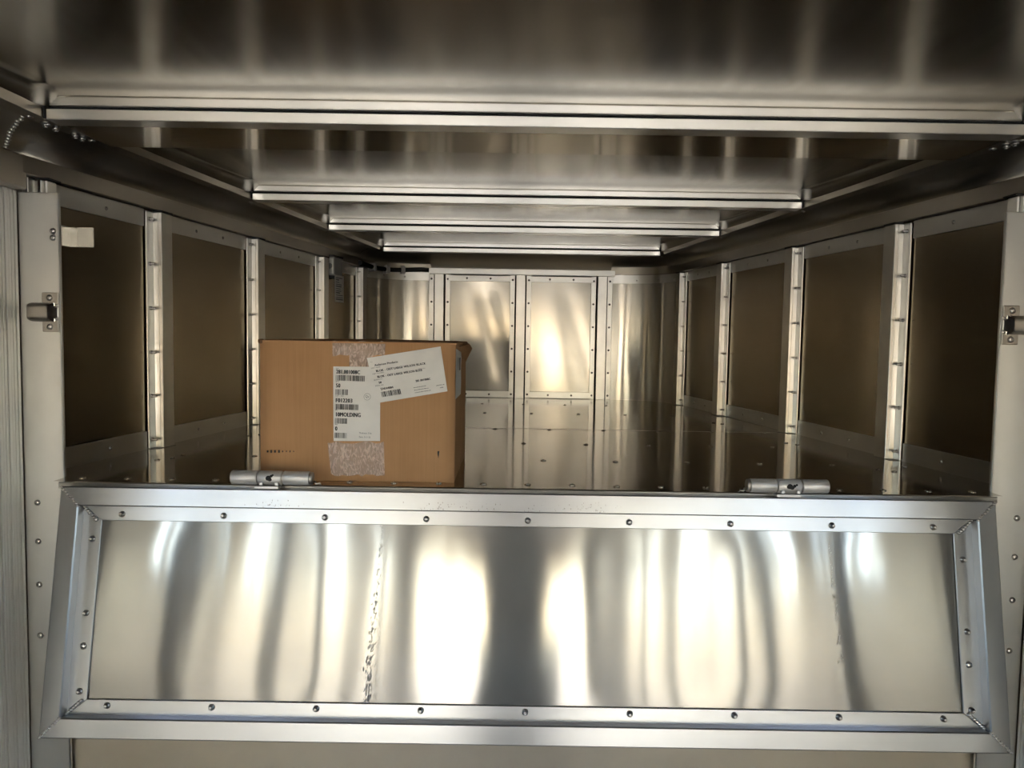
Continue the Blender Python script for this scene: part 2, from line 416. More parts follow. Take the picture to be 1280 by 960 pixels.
MB().box(-1.2, 1.2, -6.2, 1.8, -.06, 0).build('rubber_floor', M['floor_low'], FL)
WF = root('wall_front', (0, 1.78, 0), 'beige-reflecting aluminium panel below the lowered door, closing the space under the deck', 'wall', kind='structure')
MB().grid(40, 10, lambda u, v: (-1.17+2.34*u, 1.775+wob(u, v, 77, .0012, 3), .0+(DZ-.002)*v)).build('panel', M['sheet_front'], WF, recalc=False)
for x in (.60, .68):
    place(DOME, 'rivet', WF, (x, 1.774, Z(-.975)), (0,-1,0))

# ------------------------------------------------------------ jamb posts at the nose entrance
for n, sd in ((1, -1), (2, 1)):
    J = root('trim_%d' % n, (sd*1.12, YJ, 0), ('left' if sd < 0 else 'right') + ' pale aluminium jamb post of the nose entrance carrying a latch keeper', 'jamb', kind='structure')
    zt = .309 if sd < 0 else .300
    b = MB(); xa, xb = sorted((sd*1.171, sd*1.078))
    b.box(xa, xb, YJ, YJ+.004, 0, Z(zt))
    xi = sd*1.078; b.box(min(xi, xi+sd*.004), max(xi, xi+sd*.004), YJ, YJ+.009, 0, Z(zt))
    xo = sd*1.165; b.box(min(xo, xo-sd*.004), max(xo, xo-sd*.004), YJ, YJ+.028, 0, Z(zt))
    b.build('jamb_channel', M['jamb'], J, .0014)
    xa, xb = sorted((sd*1.192, sd*1.122))
    MB().box(xa, xb, YJ+.03, YJ+.07, 0, Z(.343)).build('backing_post', M['post'], J, .003)
    MB().box(min(sd*1.195, sd*1.13), max(sd*1.195, sd*1.13), YJ+.07, YJ+.08, 0, Z(.35)).build('light_block_plate', M['cove'], J)  # plate added behind the jamb to keep stray light out
    xa, xb = sorted((sd*1.140, sd*1.132))
    MB().box(xa, xb, YJ+.024, YJ+.03, DZ, Z(.342)).build('backing_ridge', M['bar'], J, .001)
    MB().box(min(sd*1.18, sd*1.115), max(sd*1.18, sd*1.115), YJ+.028, YJ+.075, Z(.343), Z(.347)).build('rubber_seal', M['black'], J)
    if sd < 0:
        for z in (.222, .207): place(DOME, 'rivet', J, (-1.092, YJ, Z(z)), (0,-1,0))
    for z in (-.405, -.497, -.600, -.722):
        place(DOME, 'rivet', J, (sd*1.142, YJ, Z(z)), (0,-1,0))

# ------------------------------------------------------------ side walls of the trailer body behind the viewer
SLOTS = [(.76,.83), (.66,.71), (.40,.46), (.30,.34), (-.13,-.04), (-.30,-.19), (-.44,-.39), (-.78,-.69), (-.95,-.87), (-1.6,-1.4), (-1.95,-1.72), (-3.0,-2.75), (-3.4,-3.2), (-4.4,-4.0)]  # unseen openings, placed and narrowed to streak the door's reflections
for sd, W in walls.items():
    x = sd*1.18; x0, x1 = sorted((x, x+sd*.012))
    MB().box(x0, x1, -6, 1.84, 0, 1.10).build('body_sheet', M['body_sheet'], W)
    MB().box(x0, x1, -6, 1.84, 1.72, Z(.40)).build('body_sheet', M['body_sheet'], W)
    edges = [1.84] + [e for s in SLOTS for e in (s[1], s[0])] + [-6]
    for k in range(0, len(edges), 2):
        MB().box(x0, x1, edges[k+1], edges[k], 1.10, 1.72).build('body_sheet', M['body_sheet'], W)
    for y in (1.25, .56, -.58, -1.15, -2.35, -3.7, -4.9):
        MB().box(min(x, x-sd*.04), max(x, x-sd*.04), y-.03, y+.03, 0, Z(.38)).build('body_post', M['post'], W, .002)
    # ribbed corner extrusion beside the jamb
    for k in range(9):
        y = 1.745 - .011*k
        xx0, xx1 = sorted((x, x-sd*(.0095 if k % 3 else .0110)))
        MB().box(xx0, xx1, y-.0095, y-.001, 0, Z(.312)).build('rib', M['rib'], W, .001)
    xx0, xx1 = sorted((x, x-sd*.0075)); MB().box(xx0, xx1, 1.60, 1.748, 0, Z(.312)).build('rib_base', M['rib'], W)
    xx0, xx1 = sorted((x, x-sd*.0395))
    MB().box(xx0, xx1, .2, 1.738, Z(.312), Z(.387)).build('body_rail', M['cove'], W, .003)
WR = root('wall_rear', (0, -6, 0), 'open rear door frame of the trailer', 'wall', kind='structure')
for sd in (-1, 1):
    MB().box(min(sd*1.0, sd*1.2), max(sd*1.0, sd*1.2), -6.05, -5.95, 0, Z(.45)).build('door_post', M['post'], WR)
MB().box(-1.2, 1.2, -6.05, -5.95, 1.62, Z(.52)).build('header', M['post'], WR)
G = root('ground', (0, 0, -.5), 'sunlit pale concrete yard around the trailer', 'ground', kind='structure')
MB().grid(4, 4, lambda u, v: (-60+120*u, -60+120*v, -.5)).build('concrete', M['ground'], G, recalc=False)

# ------------------------------------------------------------ ceiling: sheets, bows, trims, coves
CE = root('ceiling', (0, 1.6, Z(.43)), 'low aluminium ceiling of cross bows and sheets with side trims and coves', 'ceiling', kind='structure')
BOWS = [-5.2, -4.2, -3.2, -2.2, -1.2, -.25, .68, 1.6, 2.52, 3.21, 4.0]
ZS = .479
for i, y0 in enumerate(BOWS):
    y1 = BOWS[i+1] if i+1 < len(BOWS) else None
    if y1:
        ya = y0 + (.23 if abs(y0-1.6) < .01 else .03)
        def pf(u, v, ya=ya, y1=y1, i=i):
            y = ya + (y1+.004-ya)*v; c = cv(y); x = (2*u-1)
            d = max(0, (abs(x)*c - (c-.030)))/.030                    # the sheet turns down into the side trim
            z = ZS - .030*(1-math.sqrt(max(0, 1-d*d*.98))) + wob(u, v, 300+i, .0026, 1.3)*(1-d)
            z -= .0025*math.sin(PI*v)
            return (x*c, y, Z(z))
        MB().grid(72, 12, pf, flip=True).build('roof_sheet', M['sheet_roof'], CE, recalc=False)
    c = cv(y0) - .004
    bw = MB().box(-c, c, y0, y0+.03, Z(.4600), Z(ZS)).build('roof_bow', M['bow'], CE, .002)
    MB().box(-c, c, y0+.012, y0+.03, Z(.450), Z(.4605)).build('bow_gap_shade', M['recess_shade'], bw)  # black bar standing for the shade between web and flange
    MB().box(-c, c, y0-.004, y0+.045, Z(.430), Z(.4520)).build('bow_flange', M['bow'], bw, .0015)
    for sd in (-1, 1):
        MB().box(min(sd*c, sd*(c+.003)), max(sd*c, sd*(c+.003)), y0-.008, y0+.03, Z(.432), Z(.475)).build('bow_end', M['black'], bw)
        place(DOME, 'bolt', bw, (sd*(cv(y0)+.012), y0+.03, Z(.4285)), (0,0,-1))
MB().box(-cv(1.7)+.002, cv(1.7)-.002, 1.645, 1.83, Z(.4315), Z(.436)).build('header_plate', M['deck'], CE, .0008)
for sd in (-1, 1):
    ysamp = [-6+.4*k for k in range(19)] + [1.6, 1.749, 1.752, 2.0, 2.4, 2.8, 3.2, 3.6, YL]
    ysamp = sorted(set(round(y, 3) for y in ysamp if y <= YL))
    # trim: upright leg and bottom leg
    def loft(prof, name, mat):
        vs = []; fs = []
        npr = len(prof)
        for y in ysamp:
            for (dx, z) in prof: vs.append(Vector((sd*(cv(y)+dx), y, Z(z))))
        for k in range(len(ysamp)-1):
            for j in range(npr-1):
                q = (k*npr+j, k*npr+j+1, (k+1)*npr+j+1, (k+1)*npr+j)
                fs.append(q)
        b = MB(); b.poly(vs, fs); return b.build(name, mat, CE)
    tr = loft([(.004, .46), (0, .46), (0, .4335), (.002, .4325), (.036, .4325), (.038, .4345), (.038, .440), (.004, .440), (.004, .46)], 'ceiling_trim', M['cove'])
    # cove along the side, then round the corner
    def cove_pt(o, i, s):
        th = s*PI/2
        x = i.x + (o.x-i.x)*math.cos(th); y = i.y + (o.y-i.y)*math.cos(th)
        return Vector((x, y, Z(.386 + .058*math.sin(th))))
    ny = len(ysamp)-1
    def cf(u, v):
        y = ysamp[min(ny, int(round(u*ny)))]
        o = Vector((sd*(wv(max(y, YJ+1e-6)) if y > YJ else 1.18), y, 0)); i = Vector((sd*(cv(y)+.02), y, 0))
        return cove_pt(o, i, v)
    MB().grid(ny, 10, cf, flip=sd > 0).build('cove', M['cove'], CE, recalc=False)
    MB().grid(16, 10, lambda u, v: cove_pt(corner(sd, u), inner_corner(sd, u), v), flip=sd < 0).build('corner_cove', M['cove'], CE, recalc=False)
    for y, me in ([(1.63, BOLT), (1.66, BOLT), (1.72, BOLT), (1.742, BOLT), (1.775, DOME), (1.585, DOME)] if sd < 0 else [(1.54, BOLT), (1.57, BOLT), (1.655, BOLT), (1.68, BOLT), (1.72, DOME)]):
        place(me, 'bolt', tr, (sd*(cv(y)+.021), y, Z(.4325)), (0,0,-1))
MB().grid(20, 10, lambda u, v: (-XB+2*XB*u, (YL+.13)+(YB-YL-.13)*math.cos(v*PI/2), Z(.366+.078*math.sin(v*PI/2)))).build('back_cove', M['cove'], CE, recalc=True)
MB().box(-.80, .80, 4.03, 4.24, Z(.4445), Z(.4475)).build('back_trim', M['cove'], CE)
# weld seam on the left cove beside the entrance
b = MB()
for k in range(14):
    s = .1 + .8*k/13; th = s*PI/2
    i = Vector((-1.035, 1.575)); o = Vector((-1.172, 1.71))
    b.ico((i.x+(o.x-i.x)*math.cos(th)+.004, i.y+(o.y-i.y)*math.cos(th)+random.uniform(-.003,.003), Z(.386+.058*math.sin(th))-.004), .0055, (1, 1.1, .8))
b.build('weld_bead', M['weld'], CE)

for sd in (-1, 1):                         # unseen skin added behind the panels to stop light leaks
    f = S(sd)
    def of(u, v, sd=sd, f=f):
        if u < .5:
            y = 1.70 + (YL-1.70)*u/.5; p = Vector((sd*(wv(max(y, YJ+1e-6))+.035), y, 0))
        else: p = corner(sd, (u-.5)/.5, -.035)
        return p + Vector((0,0,Z(-.40+.95*v)))
    MB().grid(40, 1, of).build('light_block_skin', M['cove'], walls[sd])
MB().box(-.52, .52, YB+.030, YB+.035, Z(-.40), Z(.55)).build('light_block_skin', M['cove'], W_BACK)  # unseen back sheet, added against light leaks
MB().box(-1.25, 1.25, -6.1, 4.35, Z(.535), Z(.545)).build('light_block_roof', M['cove'], CE)  # unseen sheet added overhead to close off leaking light
for sd in (-1, 1):
    MB().box(min(sd*1.18, sd*1.20), max(sd*1.18, sd*1.20), -6.1, 1.80, Z(.38), Z(.545)).build('light_block_roof_side', M['cove'], CE)  # side strip of the added light-blocking shell

# ------------------------------------------------------------ the lowered door
DT, DB = Vector((0, 1.660, Z(-.347))), Vector((0, 1.560, Z(-.868)))
dv = (DB-DT); DL = dv.length; dv = dv/DL
dn = Vector((0, dv.z, -dv.y)).normalized()          # towards the viewer
if dn.y > 0: dn = -dn
HX = 1.033
def dp(x, v, n): return Vector((x, 0, 0)) + DT + dv*v + dn*n
DO = root('door_1', tuple(DT), 'lowered aluminium panel door hanging from two hinges on the deck edge', 'door', kind='structure')
T = .042; TD = .038
def frame_bar(x0o, x1o, vo, x0i, x1i, vi, n0, n1, name, mat, par, bev=.0025, vertical=False):
    b = MB()
    if not vertical:
        p = [dp(x0o, vo, n0), dp(x1o, vo, n0), dp(x1i, vi, n0), dp(x0i, vi, n0), dp(x0o, vo, n1), dp(x1o, vo, n1), dp(x1i, vi, n1), dp(x0i, vi, n1)]
    else:
        p = [dp(x0o, x1o, n0), dp(x0o, vo, n0), dp(x0i, vi, n0), dp(x0i, x1i, n0), dp(x0o, x1o, n1), dp(x0o, vo, n1), dp(x0i, vi, n1), dp(x0i, x1i, n1)]
    return b.hexa(p).build(name, mat, par, bev)
frame_bar(-HX, HX, 0, -HX+T, HX-T, T, -TD, 0, 'frame_bar', M['bar_door'], DO)
frame_bar(-HX, HX, DL, -HX+T, HX-T, DL-T, -TD, 0, 'frame_bar', M['bar_door'], DO)
for sd in (-1, 1):
    frame_bar(sd*HX, 0, DL, sd*(HX-T), T, DL-T, -TD, 0, 'frame_bar', M['bar_door'], DO, vertical=True)
FI, FO, FN = .083, T-.004, -.026            # inner riveted flange
fl = {}
fl['t'] = frame_bar(-HX+FO, HX-FO, FO, -HX+FI, HX-FI, .074, FN-.004, FN, 'flange', M['bar_door'], DO, .001)
fl['b'] = frame_bar(-HX+FO, HX-FO, DL-FO, -HX+FI, HX-FI, DL-.074, FN-.004, FN, 'flange', M['bar_door'], DO, .001)
for sd in (-1, 1):
    fl[sd] = frame_bar(sd*(HX-FO), FO, DL-FO, sd*(HX-FI), .074, DL-.074, FN-.004, FN, 'flange', M['bar_door'], DO, .001, vertical=True)
def pf(u, v):
    x = (2*u-1)*(HX-.075); q = .066 + (DL-.132)*v
    s = 0
    for k, (lam, ph, am) in enumerate(((.52, .3, .9), (.31, 1.9, .55), (.19, 4.0, .26), (.115, .8, .12), (.85, 2.2, 1.2), (.067, 1.1, .035), (.045, 2.7, .016))):
        s += am*math.sin(2*PI*x/lam + ph + (v-.5)*(.8 if k % 2 else -.6))
    e = min(1, min(v, 1-v)*4+.35)
    return dp(x, q, FN-.006 + .00065*s*e)
MB().grid(150, 20, pf, flip=True).build('panel', M['sheet_door'], DO, recalc=False)
for k in range(9):
    x = -.905 + k*(1.81/8)
    place(RIV, 'rivet', fl['t'], dp(x, .060, FN), dn); place(RIV, 'rivet', fl['b'], dp(x, DL-.062, FN), dn)
for sd in (-1, 1):
    for v in ((.115, .275, .345, .44) if sd < 0 else (.13, .285, .355, .45)):
        place(RIV if abs(v-.35) > .02 else DOME, 'rivet', fl[sd], dp(sd*(HX-.066), v, FN), dn)
for sx in (-1, 1):                          # weld beads on the mitred corners
    for (v0, v1) in ((0.002, T), (DL-.002, DL-T)):
        b = MB()
        for k in range(9):
            t = k/8
            b.ico(dp(sx*(HX-.002-(T-.002)*t)+random.uniform(-.001,.001), v0+(v1-v0)*t, .0005), .0042, (1,1,.8))
        b.build('weld_bead', M['weld'], DO)
        b = MB()
        for k in range(7):
            t = k/6; va = v0 + (v1-v0)*(1.05+.70*t)
            b.ico(dp(sx*(HX-T-.030*t), va, FN+.002), .0045 + .002*random.random(), (1,1,.8))
        b.build('weld_bead', M['weld'], DO)
# scuff marks of dark rubber on panel
def scuff(xt, xb, v0, v1, n, wd, seed, name='scuff_mark'):
    rs = random.Random(seed); b = MB()
    for k in range(n):
        t = rs.random()**.8; v = v0+(v1-v0)*t; x = xt+(xb-xt)*t + rs.gauss(0, wd*(.35+.65*t))
        l = rs.uniform(.0012, .0045)*(.5+t); h = rs.uniform(.0003, .0009)*(.6+.8*t); ang = rs.uniform(-.35, .5)
        cx, sx_ = math.cos(ang), math.sin(ang)
        pts = [(-h, -l*.6), (h*.8, -l), (h, l*.7), (-h*.7, l)]
        b.poly([dp(x+px*cx-pv*sx_, v+px*sx_+pv*cx, FN-.006+.0040) for px, pv in pts], [(0,1,2,3)])
    o = b.build(name, M['scuff'], DO); o['kind'] = 'stuff'; return o

# hinges: three barrels, tab and black weld hole each
for sd, xc in ((-1, -.572), (1, .578)):
    H = MB().tube([(xc-.086, 1.672, Z(-.322)), (xc+.086, 1.672, Z(-.322))], .0085, 12).build('hinge', M['hinge'], DO)
    yy, zz, R_ = 1.672, Z(-.323), .0158
    o = -sd
    MB().tube([(xc-.087, yy, zz), (xc-.085, yy, zz), (xc-.030, yy, zz), (xc-.029, yy, zz)], [R_-.002, R_, R_, R_-.001], 20).build('barrel', M['hinge'], H)
    MB().tube([(xc-.0265, yy, zz), (xc-.0255, yy, zz), (xc+.0245, yy, zz), (xc+.0255, yy, zz)], [R_-.001, R_, R_, R_-.001], 20).build('barrel', M['hinge'], H)
    MB().tube([(xc+.029, yy, zz), (xc+.030, yy, zz), (xc+.085, yy, zz), (xc+.087, yy, zz)], [R_-.001, R_, R_, R_-.002], 20).build('barrel', M['hinge'], H)
    MB().tube([(xc+o*.086, yy, zz), (xc+o*.093, yy, zz), (xc+o*.0945, yy, zz)], [R_-.001, R_-.002, R_-.006], 20).build('end_cap', M['cast'], H)
    MB().box(xc-.032, xc+.022, yy-.018, yy+.004, Z(-.345), Z(-.338)).build('tab', M['bar_door'], H, .001)
    MB().tube([(xc+o*.096, yy, zz-.006), (xc+o*.101, yy-.002, zz-.012), (xc+o*.108, yy-.002, zz-.010), (xc+o*.110, yy, zz-.016)], .0028, 8).build('split_pin', M['cast'], H)
    b = MB()
    for (dx, dz, rr_) in ((-.002, .000, .0062), (.003, -.003, .0048), (-.005, -.001, .0045), (.008, .001, .0036), (.013, .0035, .0026)):
        if sd < 0: dx, dz = dx*.6, dz + (.004 if dx > .007 else 0)
        b.lathe([(rr_, 0), (rr_*.9, .0006)], 9, (0,0,0))
        for v in list(b.bm.verts)[-18:]:
            co = v.co.copy(); th = 1.05
            x_, y_, h_ = co.x, co.y, co.z
            a_ = math.atan2(dz + y_, R_) + .12
            v.co = Vector((xc + dx + x_, yy - (R_+.0003+h_)*math.cos(a_), zz + (R_+.0003+h_)*math.sin(a_)))
    b.build('weld_hole', M['recess_shade'], H)  # black discs on the barrel stand for the hole's dark inside
    for q in (-1, 1):
        MB().box(xc+q*.017-.004, xc+q*.017+.004, yy-.0175, yy-.012, Z(-.337), Z(-.330)).build('lug', M['bar_door'], H, .0008)

# ------------------------------------------------------------ latch keepers on the jambs
for sd in (-1, 1):
    zc = Z(.0375) if sd < 0 else Z(.043)
    xi = sd*1.0965
    K = root('latch_keeper', (sd*1.10, YJ, zc-.045), ('grey steel latch keeper bolted on the left jamb post' if sd < 0 else 'grey steel latch keeper bolted on the right jamb post, cut by the frame'), 'latch', group='latch keepers on the jambs')
    for s2 in (-1, 1):
        a0, a1 = sorted((sd*1.082, sd*1.119))
        z0, z1 = sorted((zc+s2*.018, zc+s2*.045))
        MB().box(a0, a1, YJ-.004, YJ, z0, z1).build('flange', M['cast'], K, .0015)
        place(DOME, 'bolt', K, (sd*1.101, YJ-.004, zc+s2*.033), (0,-1,0))
    # hollow bent strap bulging towards the viewer and outwards
    b = MB(); prof = []
    for k in range(13):
        th = PI*k/12
        prof.append((math.cos(th)*.0215, .004 + .026*min(1, math.sin(th)*1.35)))
    def kf(u, v):
        i = min(12, int(round(v*12))); zz, h = prof[i]
        x = 1.092 + .047*u
        return (sd*x, YJ - h*(1-.25*max(0, u-.75)), zc+zz)
    b.grid(8, 12, kf)
    b.grid(1, 12, lambda u, v: (sd*(1.139+.0), YJ - prof[int(round(v*12))][1]*(1-.06)*(1-u) , zc+prof[int(round(v*12))][0]))
    b.grid(8, 12, lambda u, v: (sd*(1.092+.043*u), YJ - max(.001, prof[int(round(v*12))][1]-.004), zc+prof[int(round(v*12))][0]*.86))
    b.build('strap', M['cast'], K)
    MB().box(min(sd*1.083, sd*1.10), max(sd*1.083, sd*1.10), YJ-.0035, YJ, zc-.012, zc+.012).build('back_plate', M['bar'], K, .001)
    for s2 in (-1, 1):
        MB().box(min(sd*1.088, sd*1.094), max(sd*1.088, sd*1.094), YJ-.008, YJ-.003, zc+s2*.018-.004, zc+s2*.018+.004).build('stop', M['shiny'], K, .0008)

# bright tab behind the left jamb
P = root('latch_plate', (-1.05, YJ+.05, Z(.19)), 'small bright polished plate sticking out behind the left jamb post', 'plate')
MB().box(-1.076, -1.018, YJ+.034, YJ+.037, Z(.190), Z(.236)).build('plate', M['shiny'], P, .0008)
MB().box(-1.076, -1.073, YJ+.004, YJ+.034, Z(.190), Z(.236)).build('side_leaf', M['shiny'], P, .0005)

# ------------------------------------------------------------ junction box, notice and cable in the left rear corner
f = S(-1)
JB = root('junction_box', tuple(f(3.585, 0, Z(.256))), 'small grey junction box high on the left wall behind the third post', 'junction box')
MB().box(3.535, 3.635, -.004, .036, Z(.266), Z(.352), f).build('housing', M['box_grey'], JB, .003)
MB().box(3.528, 3.535, .000, .033, Z(.274), Z(.344), f).build('cover_plate', M['bar'], JB, .001)
MB().tube([f(3.528, .015, Z(.309)), f(3.524, .015, Z(.309))], [.013, .011], 14).build('knockout', M['box_grey'], JB)
MB().box(3.525, 3.64, -.004, .038, Z(.352), Z(.360), f).build('lid', M['black'], JB, .001)
MB().box(3.53, 3.63, -.002, .034, Z(.256), Z(.266), f).build('bottom_seal', M['black'], JB, .002)
NO = root('notice', tuple(f(3.585, .03, Z(.145))), 'printed paper notice hanging under the grey junction box on the left wall', 'notice')
MB().grid(4, 6, lambda u, v: f(3.53+.115*u, .038+.003*math.sin(u*3), Z(.145+.125*v))).build('sheet', M['paper'], NO)
b = MB()
rs = random.Random(3)
for k in range(11):
    z = .155+.010*k; l = rs.uniform(.4, .95) if k > 2 else .95
    b.box(3.54, 3.54+.09*l, .0395, .0420, Z(z), Z(z+(.004 if k % 3 else .006)), f)
b.build('print', M['ink_grey'], NO)['kind'] = 'stuff'
CA = MB().tube([f(YL-.03, .02, Z(.362))] + [corner(-1, t/12, .022) + Vector((0,0,Z(.362-.012*math.sin(t/12*PI)))) for t in range(0, 12)] + [Vector((-.51, YB-.024, Z(.356)))], .0125, 10).build('cable', M['black'])
CA['label'] = 'black cable clipped round the rear left corner under the ceiling cove'; CA['category'] = 'cable'
for t in (.25, .5, .72):
    p = corner(-1, t, .0); q = corner(-1, t, .040)
    mid = (p+q)/2; d = (q-p).normalized(); s_ = Vector((-d.y, d.x, 0))
    b = MB(); hw = .011
    pts = []
    for zz in (.340, .382):
        for (aa, bb) in ((-1, 0), (1, 0), (1, 1), (-1, 1)):
            pts.append(p + s_*hw*aa + d*(.040*bb) + Vector((0,0,Z(zz - .010*math.sin(t*PI)))))
    b.hexa(pts).build('clip', M['box_grey'], CA, .002)

# ------------------------------------------------------------ cardboard box
BX0, BX1, BY0, BY1, BZ0, BZ1 = -.622, -.172, 1.752, 2.16, DZ+.0024, Z(-.019)
B = root('cardboard_box', ((BX0+BX1)/2, (BY0+BY1)/2, BZ0), 'brown taped cardboard box with white shipping labels standing on the deck edge', 'box')
def bulge(u, v): return .004*math.sin(PI*u)*math.sin(PI*v)
b = MB()
b.grid(12, 10, lambda u, v: (BX0+(BX1-BX0)*u, BY0-bulge(u, v), BZ0+(BZ1-BZ0)*v))
b.grid(12, 10, lambda u, v: (BX1+bulge(u, v)*.6, BY0+(BY1-BY0)*u, BZ0+(BZ1-BZ0)*v))
b.grid(12, 10, lambda u, v: (BX1-(BX1-BX0)*u, BY1+bulge(u, v), BZ0+(BZ1-BZ0)*v))
b.grid(12, 10, lambda u, v: (BX0-bulge(u, v)*.6, BY1-(BY1-BY0)*u, BZ0+(BZ1-BZ0)*v))
b.grid(2, 2, lambda u, v: (BX0+(BX1-BX0)*u, BY0+(BY1-BY0)*(1-v), BZ0))
bmesh.ops.remove_doubles(b.bm, verts=b.bm.verts, dist=1e-5)
b.build('body', M['card'], B)
ym = (BY0+BY1)/2
for (ya, yb) in ((BY0-.001, ym-.002), (BY1+.001, ym+.002)):
    b = MB()
    def tf(u, v, ya=ya, yb=yb, o=0):
        x = BX0-.004+(BX1-BX0+.008)*u; y = ya+(yb-ya)*v
        return (x, y, BZ1 + .0005 + o + .006*max(0, u-.9)/.1*v*0 + .004*math.sin(PI*v)*math.sin(2.2*u+.4))
    b.grid(10, 6, tf); b.grid(10, 6, lambda u, v: tf(u, v, o=-.004))
    b.grid(10, 1, lambda u, v: tf(u, 0, o=-.004*v)); b.grid(10, 1, lambda u, v: tf(u, 1, o=-.004*v))
    b.grid(1, 6, lambda u, v: tf(0, v, o=-.004*u)); b.grid(1, 6, lambda u, v: tf(1, v, o=-.004*u))
    b.build('flap', M['card'], B)
# crushed flap end sticking out over the right side
b = MB()
pts = [(BX1-.006, BY0+.02, BZ1-.004), (BX1+.004, BY0+.10, BZ1-.010), (BX1+.016, BY0+.30, BZ1-.004), (BX1+.018, BY1-.01, BZ1-.018), (BX1+.001, BY1-.01, BZ1-.055), (BX1+.001, BY0+.28, BZ1-.040), (BX1+.001, BY0+.12, BZ1-.022)]
top = [Vector(p) for p in pts]; bot = [Vector((p[0]-.008, p[1], p[2]+.003)) for p in pts]
b.poly(top+bot, [(0,1,2,3,4,5,6), (13,12,11,10,9,8,7)] + [(i, (i+1) % 7, 7+(i+1) % 7, 7+i) for i in range(7)])
b.build('torn_flap', M['card'], B)
MB().box(BX0-.004, BX0+.006, BY0-.003, BY0+.012, BZ1-.007, BZ1+.003).build('torn_corner', M['card_edge'], B, .002)
PXM = 1.752/950                              # metres per photo pixel on the front face
def fp(px, py):                              # photo pixel -> front face (x, z) of the box
    # solves the ray through the pixel with the plane y = BY0
    v = rr*((px-640)/F) + dd*((py-480)/F) + fw
    t = BY0/v.y
    return Vector((-.04+v.x*t, BY0, ZC+v.z*t))
def quad_on_front(pxs, off, name, mat, par, nu=6, nv=6, jag=0):
    A, Bq, Cq, Dq = [fp(*p) for p in pxs]    # tl, tr, br, bl
    rs = random.Random(len(name)+int(pxs[0][0]))
    def q(u, v):
        p = (A*(1-u)+Bq*u)*(1-v) + (Dq*(1-u)+Cq*u)*v
        uu = (p.x-BX0)/(BX1-BX0); vv = (p.z-BZ0)/(BZ1-BZ0)
        p = p.copy(); p.y = BY0 - bulge(min(1,max(0,uu)), min(1,max(0,vv))) - off
        if jag and v in (0, 1): p.z += rs.uniform(-jag, jag)
        return p
    return MB().grid(nu, nv, q).build(name, mat, par)
quad_on_front([(415.5,426.5),(482,427.5),(481,444),(416,444)], .0006, 'tape', M['tape'], B, 14, 2, .003)
quad_on_front([(437,442),(466,442),(466,460),(437,460)], .0009, 'tape', M['tape'], B)
quad_on_front([(410,553),(480,553),(481,594),(414,594)], .0006, 'tape', M['tape'], B, 14, 3, .003)
L1 = quad_on_front([(417,458),(476,458.5),(475.5,551),(417.5,551)], .0014, 'shipping_label', M['paper'], B)
L2 = quad_on_front([(459,447.5),(551,433),(559.5,489),(472.5,503.5)], .0024, 'shipping_label', M['paper'], B)
L2['label'] = 'tilted white shipping label with black typed lines'; L1['label'] = 'upright white barcode label with bold black numbers'
def text_mesh(b, items, org, ux, uz, yoff):
    """flat lettering from the built-in font: items (text, x, y, height, squeeze)"""
    for (t, x, y, h, sq) in items:
        cu = bpy.data.curves.new('t', 'FONT'); cu.body = t; cu.size = h*1.38; cu.resolution_u = 2; cu.space_character = 1.08
        o = bpy.data.objects.new('t', cu); COL.objects.link(o)
        bpy.context.view_layer.update()
        me = bpy.data.meshes.new_from_object(o.evaluated_get(bpy.context.evaluated_depsgraph_get()))
        vs = [org + ux*(x+v.co.x*sq) + uz*(v.co.y-y) for v in me.vertices]
        for v in vs:
            uu = min(1, max(0, (v.x-BX0)/(BX1-BX0))); vv = min(1, max(0, (v.z-BZ0)/(BZ1-BZ0)))
            v.y = BY0 - bulge(uu, vv) - yoff
        b.poly(vs, [tuple(p.vertices) for p in me.polygons])
        bpy.data.objects.remove(o); bpy.data.curves.remove(cu); bpy.data.meshes.remove(me)
def bars(b, x0, y0, y1, wd, org, ux, uz, yoff, seed):
    rs = random.Random(seed); x = x0
    while x < x0+wd:
        w_ = rs.choice((.0007, .0012, .0018)); 
        vs = [org+ux*xx-uz*yy for xx, yy in ((x,y1),(x+w_,y1),(x+w_,y0),(x,y0))]
        for v in vs:
            uu = min(1, max(0, (v.x-BX0)/(BX1-BX0))); vv = min(1, max(0, (v.z-BZ0)/(BZ1-BZ0)))
            v.y = BY0 - bulge(uu, vv) - yoff
        b.poly(vs, [(0,1,2,3)]); x += w_ + rs.choice((.0007, .0010, .0016))
k = PXM
org = fp(417, 458); ux = Vector((1,0,-.016)).normalized(); uz = Vector((.016,0,1)).normalized()
b = MB()
big = [('281.001008C', 3.6, 8.6, 5.0, .74), ('50', 3.6, 26.0, 5.2, .74), ('F012203', 3.6, 44.5, 5.2, .80), ('10MOLDING', 3.6, 62.3, 5.4, .72), ('0', 3.6, 80.2, 5.4, .74)]
for dx in (0, .22, .44, .66):
    text_mesh(b, [(t, (x+dx)*k, y*k, h*k, s) for t, x, y, h, s in big], org, ux, uz, .0020+.00005*dx)
sm = [('P/N', 3.6, 3.2, 1.6, .9), ('QTY', 3.6, 19.2, 1.6, .9), ('LOT - NO', 3.6, 37.2, 1.6, 1.0), ('WC', 3.6, 55, 1.6, .9), ('REV', 3.6, 73.2, 1.6, .9),
      ('Thickness 3/16', 34, 83.3, 2.1, .82), ('Date: 5-11-22', 34, 88.3, 2.1, .82)]
text_mesh(b, [(t, x*k, y*k, h*k, s) for t, x, y, h, s in sm], org, ux, uz, .0020)
for (y0, y1, wd, sdd) in ((10.4, 17.4, 36, 1), (28.2, 35.2, 14.5, 2), (46.6, 53.6, 29, 3), (64.4, 71.4, 14.5, 4), (82.8, 89.6, 14.5, 5)):
    bars(b, 3.6*k, y0*k, y1*k, wd*k, org, ux, uz, .0020, sdd)
b.build('lettering', M['ink'], L1)['kind'] = 'stuff'
